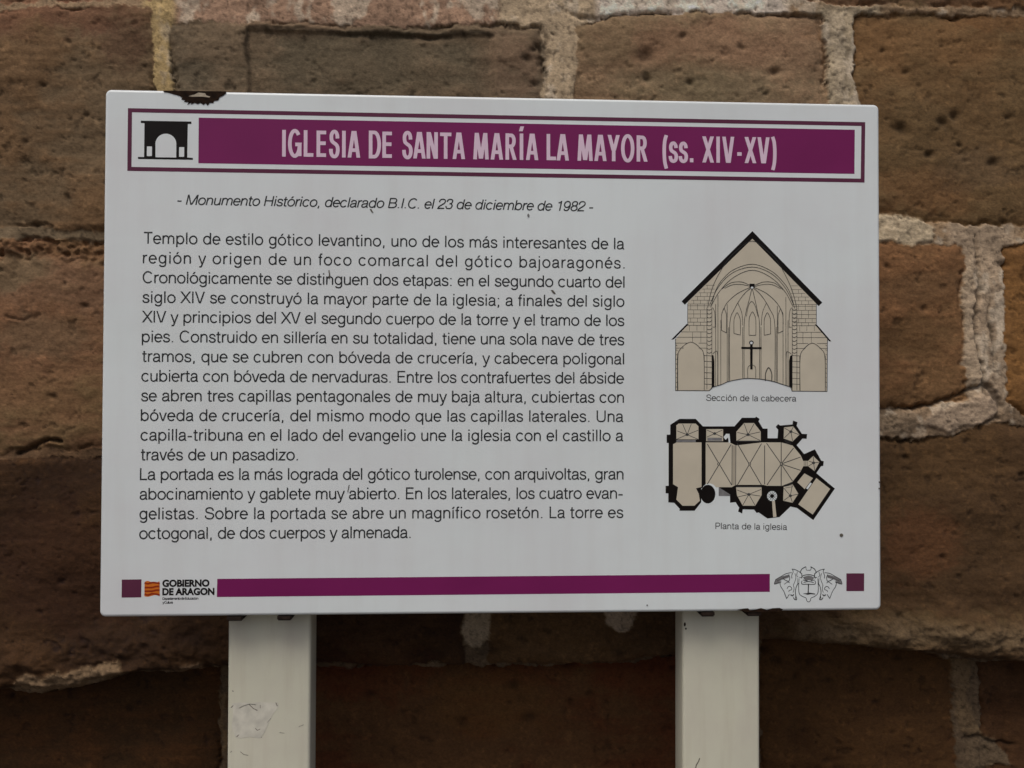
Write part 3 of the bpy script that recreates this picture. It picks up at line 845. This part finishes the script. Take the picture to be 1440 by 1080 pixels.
for y in range(760, 950, 32):
    L4([(281, y), (324, y + 2)], 2.6); L4([(774, y), (818, y + 2)], 2.6)
for y in range(500, 760, 22):
    C4([(296, y), (310, y + 5), (324, y - 3)], 3, M_INK, 3); C4([(776, y), (788, y + 5), (802, y - 2)], 3, M_INK, 3)
for x in (281, 296, 324): L4([(x, 490 if x > 290 else 755), (x, 950)], 2.6)
for x in (776, 802, 818): L4([(x, 490 if x < 810 else 760), (x, 955)], 2.6)
for y in range(700, 950, 26): L4([(120, y), (130, y + 6)], 2); L4([(962, y), (973, y + 6)], 2)
# side chapels
C4([(133, 955), (133, 770), (150, 720), (206, 684), (258, 718), (279, 765), (281, 955)]); C4([(820, 960), (820, 775), (840, 725), (888, 690), (940, 725), (960, 775), (962, 960)])
# great arch and vault
C4([(300, 490), (330, 370), (400, 240), (470, 165), (552, 116), (640, 175), (705, 250), (770, 380), (802, 492)], 3.2)
C4([(318, 490), (345, 395), (385, 330), (450, 275), (552, 246), (650, 280), (715, 335), (760, 400), (790, 495)])
C4([(312, 475), (360, 375), (440, 295), (552, 262), (660, 300), (740, 385), (785, 478)])
C4([(318, 484), (370, 395), (450, 318), (552, 280), (655, 320), (735, 400), (780, 486)])
C4([(380, 385), (430, 352), (490, 346), (552, 366), (615, 346), (675, 352), (725, 390)]); C4([(395, 382), (440, 362), (490, 360), (545, 372)], 2.6); C4([(560, 372), (615, 360), (665, 362), (712, 385)], 2.6)
C4([(550, 372), (470, 410), (410, 462), (388, 505)]); C4([(550, 372), (630, 410), (690, 465), (722, 520)])
C4([(550, 375), (500, 420), (450, 500), (424, 590), (424, 905)]); C4([(550, 375), (600, 420), (650, 500), (678, 590), (678, 908)])
C4([(550, 378), (535, 440), (515, 520), (505, 600), (505, 890)]); C4([(550, 378), (565, 440), (582, 520), (592, 600), (592, 892)])
C4([(518, 540), (530, 480), (548, 456), (568, 482), (582, 540)], 2.6); C4([(470, 465), (492, 520), (498, 590)], 2.6); C4([(630, 465), (608, 520), (602, 590)], 2.6)
p.poly(z4([(536, 356), (564, 356), (564, 380), (536, 380)]), M_BLACK); p.poly(z4(arc(550, 378, 8, 6, 0, 330, 8)), M_WHITE)
for x, y0, y1 in ((345, 470, 935), (358, 420, 932), (374, 560, 928), (410, 470, 910), (418, 600, 905), (497, 600, 890), (600, 600, 893), (686, 600, 910), (692, 480, 912), (724, 520, 920), (740, 430, 930), (752, 560, 935)):
    L4([(x, y0), (x, y1)], 2.6)
# windows
for cx, w, y0, y1, k in ((466, 18, 525, 640, 4), (552, 19, 520, 646, 0), (636, 18, 525, 642, -4), (392, 14, 500, 625, 7), (710, 14, 505, 628, -7)):
    C4([(cx - w, y1 - k), (cx - w, y0 + 40), (cx - w * .6, y0 + 12), (cx, y0 - 6), (cx + w * .6, y0 + 12), (cx + w, y0 + 40), (cx + w, y1 + k)], 2.8); L4([(cx - w, y1 - k), (cx + w, y1 + k)], 2.8)
for cx, s in ((336, 1), (764, -1)): C4([(cx - 8 * s, 490), (cx + 4 * s, 520), (cx + 6 * s, 600)], 2.6); L4([(cx - 8 * s, 600), (cx + 6 * s, 600)], 2.6)
C4([(329, 750), (345, 738), (356, 755), (356, 930)], 2.6); C4([(770, 752), (752, 740), (742, 758), (742, 930)], 2.6)
p.poly(z4([(324, 755), (333, 760), (338, 790), (338, 935), (324, 942)]), M_BLACK); p.poly(z4([(775, 757), (764, 762), (758, 790), (758, 936), (775, 942)]), M_BLACK)
C4([(328, 938), (380, 922), (420, 905), (500, 890), (552, 889), (600, 893), (660, 903), (720, 922), (770, 938)], 3.6)
# altar cross, door
L4([(546, 690), (546, 838)], 14, M_BLACK); L4([(490, 717), (604, 718)], 11, M_BLACK)
p.poly(z4(arc(546, 687, 13, 12, 0, 345, 14)), M_INK); p.poly(z4(arc(546, 689, 8, 7, 0, 345, 12)), M_WHITE)
C4([(526, 888), (526, 830), (540, 815), (558, 815), (570, 832), (570, 890)], 2.8)
C4([(625, 902), (626, 860), (643, 828), (660, 860), (660, 906)], 5)
p.build('section_drawing', panel)

# church plan   (zoom of 5.143 from 920,570)
z5 = lambda pts: [(920 + x / 5.143, 570 + y / 5.143) for x, y in pts]
p = Print(cycle=9999)
def P5(pts, m=M_BLACK): p.poly(z5(pts), m)
def L5(pts, w=5, m=M_GREY): p.line(z5(pts), w / 5.143, m)
P5([(90, 212), (116, 212), (116, 140), (182, 98), (300, 98), (352, 152), (580, 152), (634, 90), (728, 90), (738, 82), (762, 98), (754, 116), (786, 168), (820, 168), (820, 238), (892, 238),
    (896, 176), (878, 156), (896, 136), (910, 146), (1000, 138), (1004, 110), (1036, 122), (1030, 148), (1068, 206), (1106, 208), (1102, 242), (1072, 240), (1030, 288), (1084, 352),
    (1162, 318), (1208, 400), (1226, 404), (1222, 438), (1206, 440), (1172, 490), (1306, 602), (1150, 830), (1032, 742), (985, 732), (905, 808), (818, 818), (755, 774), (740, 778), (722, 754),
    (640, 752), (636, 782), (606, 768), (614, 740), (588, 700), (548, 704), (548, 655), (470, 655), (470, 592), (440, 592), (400, 575), (340, 600), (340, 700), (292, 762), (182, 762), (184, 748),
    (144, 704), (102, 702), (102, 636), (82, 636), (82, 582), (104, 582), (104, 272), (90, 272)])
for r in ([(160, 145), (176, 132), (300, 132), (320, 152), (320, 246), (160, 246)], [(136, 282), (160, 268), (342, 268), (342, 590), (302, 600), (322, 640), (330, 690), (290, 726), (205, 726), (160, 682), (172, 592), (136, 570)],
          [(376, 172), (498, 172), (498, 258), (376, 258)], [(372, 268), (545, 268), (590, 290), (778, 268), (812, 268), (920, 268), (1000, 290), (1058, 360), (1076, 400), (1078, 440), (1058, 478), (1000, 552), (925, 582), (815, 582),
           (790, 575), (590, 575), (560, 592), (372, 592)], [(594, 190), (650, 128), (722, 128), (770, 190), (770, 256), (594, 256)], [(592, 592), (776, 592), (776, 650), (730, 726), (640, 726), (598, 650)],
          [(936, 240), (938, 160), (1005, 152), (1050, 212), (1000, 262)], [(1076, 402), (1112, 402), (1150, 366), (1194, 410), (1160, 476), (1112, 440), (1076, 440)],
          [(936, 590), (1000, 570), (1042, 640), (1000, 704), (932, 690)], [(1034, 556), (1086, 492), (1148, 526), (1088, 606)], [(1042, 716), (1172, 526), (1272, 604), (1146, 790)]):
    P5(r, M_BEIGE)
P5([(850, 668), (870, 668), (884, 806), (860, 810)], M_BEIGE)
P5([(1098, 600), (1128, 558), (1140, 566), (1110, 608)], M_WHITE)
P5([(500, 230), (520, 206), (545, 206), (550, 270), (538, 270), (534, 232), (516, 250)], M_WHITE)
for r in ([(160, 250), (300, 250), (300, 266), (160, 266)], [(384, 234), (490, 234), (490, 256), (384, 256)]): P5(r, M_HALF)
P5([(564, 290), (590, 290), (588, 576), (562, 576)], M_TAUPE); L5([(563, 288), (561, 578)], 4); L5([(591, 288), (589, 578)], 4)
P5(arc(398, 640, 62, 76, 0, 350, 20), M_WHITE)
P5(arc(388, 642, 54, 68, 0, 345, 20)); P5([(466, 592), (550, 645), (548, 656), (466, 655)], M_HALF)
# ribs
for pts in ([(384, 280), (560, 576)], [(556, 282), (384, 570)], [(600, 276), (776, 578)], [(776, 276), (600, 578)], [(812, 274), (918, 424), (815, 576)], [(918, 268), (918, 582)], [(918, 424), (1008, 308)], [(918, 424), (1058, 374)],
            [(918, 424), (1058, 470)], [(918, 424), (1000, 548)], [(594, 590), (776, 590)], [(596, 258), (770, 258)], [(798, 290), (798, 572)], [(376, 262), (500, 262)]): L5(pts, 6)
for c, rim in (((238, 212), [(160, 246), (165, 185), (205, 135), (268, 135), (318, 180), (318, 246)]), ((437, 204), [(380, 178), (494, 178), (494, 230), (380, 230)]), ((678, 212), [(600, 256), (600, 196), (650, 132), (722, 132), (766, 192), (766, 254)]),
               ((684, 644), [(598, 612), (772, 608), (606, 662), (768, 656), (640, 722), (728, 722)]), ((988, 190), [(940, 164), (1005, 156), (1046, 212), (1000, 258), (940, 236)]), ((1152, 416), [(1116, 402), (1150, 370), (1190, 412), (1160, 472), (1114, 440)]),
               ((984, 654), [(938, 600), (998, 578), (1040, 642), (998, 700), (936, 688)])):
    for r in rim: L5([c, r], 4.5)
    p.poly(z5(arc(c[0], c[1], 12, 10, 0, 340, 10)), M_GREY)
for c in ((465, 424), (690, 424), (918, 424)): p.poly(z5(arc(*c, 10, 10, 0, 340, 10)), M_GREY); p.poly(z5(arc(*c, 5, 5, 0, 340, 10)), M_BEIGE)
p.poly(z5(arc(852, 656, 36, 36, 0, 352, 24)), M_WHITE); p.poly(z5(arc(852, 656, 14, 14, 0, 345, 14)), M_BLACK)
for k in range(12): L5([(852, 656), (852 + 34 * math.cos(k * math.pi / 6), 656 + 34 * math.sin(k * math.pi / 6))], 4, M_BLACK)
for t in (0, 1, 2): L5([(940 + 6 * t, 250 + 12 * t), (988 + 2 * t, 264 + 12 * t)], 3); L5([(944 + t, 574 + 12 * t), (998 + 2 * t, 560 + 14 * t)], 3); L5([(1084 + 11 * t, 404), (1084 + 11 * t, 438)], 3)
p.build('plan_drawing', panel)

# footer: bars, logo, crest
p = Print(); p.poly([(305.5, 814), (1082.5, 807), (1082.5, 832.2), (305, 839.5)], M_PURPLE); p.build('footer_bar', panel)
p = Print(); p.poly([(171.3, 815), (199, 814.7), (198.6, 840), (171, 840.3)], M_PLUM); p.build('footer_square', panel)
p = Print(); p.poly([(1190.2, 806.2), (1215.2, 806.2), (1215, 831.2), (1190.2, 831.2)], M_PLUM); p.build('footer_square', panel)
z9 = lambda pts: [(160 + x / 9, 800 + y / 9) for x, y in pts]
p = Print()
p.poly(z9(cat([(390, 165), (430, 152), (480, 168), (530, 172), (580, 158)], 4) + [(582, 345)] + cat([(582, 345), (530, 330), (480, 340), (430, 352), (388, 345)], 4)), M_ORANGE)
for y, a in ((182, -6), (230, 8), (276, 8), (325, -8)):
    p.line(z9(cat([(390, y + a), (430, y + 6), (485, y - 2 + a), (535, y - 6), (582, y - a)], 4)), 2.4, M_RED)
p.build('government_emblem', panel)

def gill(s, p0, p1, size, off, mat, parent, name, bold_lines):
    """lettering from Blender's own built-in typeface, fitted between two pixels"""
    vs_, fs_ = [], []
    for i, (t, a, b) in enumerate(bold_lines):
        c = bpy.data.curves.new('lettering', 'FONT'); c.body = t; c.size = 1.0; c.offset = off; c.resolution_u = 4
        o = bpy.data.objects.new('lettering', c); COL.objects.link(o)
        bpy.context.view_layer.update()
        me = bpy.data.meshes.new_from_object(o.evaluated_get(bpy.context.evaluated_depsgraph_get()))
        bpy.data.objects.remove(o); bpy.data.curves.remove(c)
        co = np.array([v.co[:] for v in me.vertices]); x0, x1 = co[:, 0].min(), co[:, 0].max()
        A_, B_ = plane_pt(*a), plane_pt(*b)
        sx = math.hypot(B_[0] - A_[0], B_[1] - A_[1]) / (x1 - x0); d = ((B_[0] - A_[0]), (B_[1] - A_[1])); l = math.hypot(*d); d = (d[0] / l, d[1] / l)
        base = len(vs_)
        for X, Y, _ in co:
            X = (X - x0) * sx; Y = Y * size * PX
            vs_.append((A_[0] + d[0] * X - d[1] * Y, -.0002, A_[1] + d[1] * X + d[0] * Y))
        fs_ += [[base + k for k in f.vertices] for f in me.polygons]
        bpy.data.meshes.remove(me)
    me = bpy.data.meshes.new(name); me.from_pydata(vs_, [], fs_); me.materials.append(mat); me.update()
    o = bpy.data.objects.new(name, me); link(o, parent); o.matrix_parent_inverse = parent.matrix_world.inverted()
gill('', 0, 0, 12.8, .045, M_BLACK, panel, 'government_logo_text', [('GOBIERNO', (228.3, 824.8), (294.6, 824.3)), ('DE ARAGON', (228.3, 836.6), (301.6, 836.1))])
p = Print()
text(p, 'Departamento de Educación'.replace('ó', 'o'), (228.5, 843.4), (279, 843.0), 4.6, 130, M_BLACK)
text(p, 'y Cultura', (228.5, 848.8), (243.5, 848.6), 4.6, 130, M_BLACK)
p.build('department_text', panel)

z9b = lambda pts: [(1080 + x / 9, 780 + y / 9) for x, y in pts]
p = Print(cycle=9999)
def L9(pts, w=7, m=M_INK, k=4): p.line(z9b(cat(pts, k)), w * 1.12 / 9, m)
mir = lambda pts: [(1016 - x, y) for x, y in pts]
L9([(392, 300), (388, 440), (400, 500), (440, 530), (480, 548), (490, 580), (512, 598), (536, 580), (545, 548), (590, 528), (628, 490), (636, 420), (630, 300)], 7)
L9([(425, 300), (440, 268), (512, 252), (580, 268), (600, 300)], 9); L9([(440, 290), (512, 268), (585, 292)], 5)
p.poly(z9b([(445, 290), (480, 270), (545, 270), (585, 292), (560, 322), (470, 322)]), M_HALF)
for pts in ([(430, 330), (430, 372), (520, 372)], [(520, 376), (595, 372), (595, 330)], [(450, 350), (512, 340), (580, 352)], [(440, 320), (500, 330)], [(540, 328), (590, 320)]): L9(pts, 8)
L9([(512, 372), (508, 485)], 12); p.poly(z9b([(470, 500), (505, 478), (590, 490), (600, 502), (540, 500), (505, 508)]), M_GREY)
L9([(450, 495), (505, 490), (590, 500)], 7)
L9([(480, 150), (485, 192), (512, 196), (540, 192), (548, 150)], 6)
for s in (lambda q: q, mir):
    L9(s([(410, 215), (430, 180), (478, 152)]), 9); L9(s([(400, 225), (425, 240), (428, 280)]), 9)
    L9(s([(300, 182), (345, 190), (395, 215), (415, 225)]), 7); L9(s([(305, 180), (318, 215), (300, 262), (302, 300)]), 7)
    p.poly(z9b(s([(80, 372), (92, 310), (150, 282), (270, 248), (262, 290), (170, 318), (135, 352)])), M_HALF)
    L9(s([(78, 372), (98, 318), (160, 278), (230, 240), (300, 226)]), 7); L9(s([(80, 374), (150, 352), (165, 340)]), 9)
    L9(s([(110, 335), (180, 300), (262, 270)]), 5); L9(s([(190, 300), (215, 320), (262, 335), (275, 290), (262, 255)]), 8)
    L9(s([(150, 340), (160, 400), (195, 455), (215, 500), (235, 555)]), 7); L9(s([(205, 375), (250, 345), (275, 360)]), 6)
    L9(s([(240, 430), (262, 402), (292, 410), (300, 440), (270, 452), (262, 470)]), 7); L9(s([(285, 505), (310, 520), (325, 500)]), 12)
    L9(s([(340, 235), (352, 290), (340, 340), (322, 385), (330, 430), (316, 480)]), 6); L9(s([(372, 215), (362, 260), (380, 285)]), 6)
    L9(s([(385, 360), (360, 400), (345, 470), (352, 520), (345, 560)]), 8); L9(s([(235, 555), (245, 540), (270, 500)]), 7)
    L9(s([(320, 540), (335, 565), (362, 566), (352, 520)]), 9); L9(s([(395, 285), (432, 290)]), 6); L9(s([(370, 300), (376, 380)]), 5)
p.build('coat_of_arms', panel)

# rust and chips on the enamel
rj = random.Random(3)
z3 = lambda pts: [(x / 3, y / 3) for x, y in pts]
p = Print(lift=.0005)
edge = [(690, 389), (712, 392), (735, 399), (755, 404), (768, 412), (766, 421), (782, 423), (776, 431), (796, 431), (790, 444), (808, 433), (806, 442), (822, 434), (834, 440), (846, 434), (858, 443), (868, 436), (876, 446), (886, 434), (900, 436),
        (904, 426), (922, 424), (926, 412), (942, 404), (956, 392)]
p.poly(z3(edge + [(955, 386), (690, 383)]), M_RUST)
p.poly(z3([(796, 406), (820, 400), (838, 391), (866, 394), (872, 404), (888, 408), (884, 412), (850, 408), (815, 409)]), M_PRIMER)
p.build('rust_patch', panel)
p = Print(lift=.0005)
p.poly([(1036, 857.5), (1046, 855.5), (1052, 855.2), (1054, 858), (1062, 857), (1070, 855), (1078, 857.4), (1086, 855.2), (1096, 854.6), (1101, 857), (1098, 859.2), (1072, 860.5), (1050, 860.5)], M_RUST)
p.build('rust_patch', panel)
p = Print(lift=.0005)
for pts, w in (([(462.5, 380), (463.5, 386), (463, 392)], 1.6), ([(776, 408), (780, 413)], 2.6), ([(521, 294), (524, 299)], 2.0), ([(491, 682), (489, 692)], 1.0), ([(1236, 677), (1236.6, 679)], 1.6), ([(1236, 686), (1236.4, 688)], 1.8)):
    p.line(pts, w, M_SCR); p.build('paint_chip', panel); p = Print(lift=.0005)
for x, y, a, b, m in ((1183, 752.5, 2.6, 2.4, M_SCR), (743, 303, 1.6, 2.6, M_HALF), (910, 851, 1.2, 1.2, M_HALF)):
    p = Print(lift=.0005); p.poly(arc(x, y, a, b, 0, 340, 10), m); p.build('paint_chip', panel)

# posts
def post(px0, px1, label, marks):
    Y0, dp = PT + .001, .040
    x0, z = plane_pt(px0, 900, Y0); x1, _ = plane_pt(px1, 900, Y0)
    top = ZC - H2 + .02
    # the tube runs up behind the panel
    w2 = (x1 - x0) / 2; xc = (x0 + x1) / 2
    import bmesh
    bm = bmesh.new(); bmesh.ops.create_cube(bm, size=1)
    bmesh.ops.scale(bm, vec=(w2 * 2, dp, ZC + .20), verts=bm.verts)
    bmesh.ops.translate(bm, vec=(xc, Y0 + dp / 2, (ZC + .20) / 2), verts=bm.verts)
    bmesh.ops.bevel(bm, geom=[e for e in bm.edges if abs(e.verts[0].co.z - e.verts[1].co.z) > .1], offset=.004, segments=4, affect='EDGES', profile=.5)
    me = bpy.data.meshes.new('post'); bm.to_mesh(me); bm.free(); me.materials.append(M_POST)
    for f in me.polygons: f.use_smooth = True
    o = bpy.data.objects.new('post', me); o['label'] = label
    link(o, sign); o.matrix_parent_inverse = sign.matrix_world.inverted()
    try: me.set_sharp_from_angle(angle=math.radians(35))
    except Exception: pass
    bpy.context.view_layer.update()
    for nm, fn in marks:
        q = Print(Y=Y0, lift=.0002); fn(q); q.build(nm, o)
    return o
def tape(q):
    q.poly([(327, 989), (338, 987.5), (352, 988.5), (366, 987), (380, 988), (391, 987.5), (392, 994), (384, 1004), (379, 1014), (372, 1030), (366, 1038), (352, 1036), (338, 1038), (331, 1036), (326, 1022), (328, 1006)], M_TAPE)
def scuffs(q):
    for pts, w in (([(336, 996), (344, 992), (352, 990), (360, 991)], 1.0), ([(350, 990), (356, 996), (362, 999)], 1.6), ([(366, 991), (366, 996)], 1.0), ([(388, 988), (390, 993)], 1.6), ([(325, 995), (328, 992)], 1.4), ([(327, 971), (328, 972.5)], 1.8),
                   ([(359, 1024), (362, 1027), (366, 1025)], 1.2), ([(333, 1036), (336, 1033)], 1.6), ([(362, 1034), (368, 1037)], 1.3), ([(393, 1030), (400, 1031)], .8), ([(376, 1016), (381, 1010)], .8), ([(338, 1057), (343, 1061), (349, 1062)], 1.0), ([(324, 1058), (326, 1056)], 1.0), ([(420, 1022), (427, 1019)], .7)):
        q.line(pts, w * .8, M_SCUFF)
def scratch(q): q.line([(984, 1066), (982, 1071), (979, 1076), (978, 1082)], 1.4, M_SCR)
def rust(q): q.poly(arc(963, 878, 1.4, 3, 0, 340, 8), M_RUST); q.poly(arc(964.5, 884, 1.2, 1.6, 0, 340, 8), M_RUST)
post(320.5, 437, 'cream post with scuffed tape residue', [('tape_residue', tape), ('scuff_mark', scuffs)])
post(960, 1068.5, 'cream post with a hairline scratch', [('scratch_mark', scratch), ('rust_spot', rust)])

# rusty clips that clamp the panel's lower edge to the posts
def clip(px0, px1, py):
    import bmesh
    x0, z = plane_pt(px0, py, .014); x1, _ = plane_pt(px1, py, .014)
    zb = ZC - H2
    bm = bmesh.new(); bmesh.ops.create_cube(bm, size=1)
    bmesh.ops.scale(bm, vec=(x1 - x0, .0265, .0058), verts=bm.verts)
    bmesh.ops.translate(bm, vec=((x0 + x1) / 2, .0141, zb - .0031), verts=bm.verts)
    bmesh.ops.bevel(bm, geom=bm.edges[:], offset=.0012, segments=2, affect='EDGES')
    me = bpy.data.meshes.new('mounting_clip'); bm.to_mesh(me); bm.free(); me.materials.append(M_DARK)
    o = bpy.data.objects.new('mounting_clip', me); link(o, sign); o.matrix_parent_inverse = sign.matrix_world.inverted()
clip(323, 345, 871); clip(393, 413, 871); clip(982, 1001, 866); clip(1046, 1066, 866)
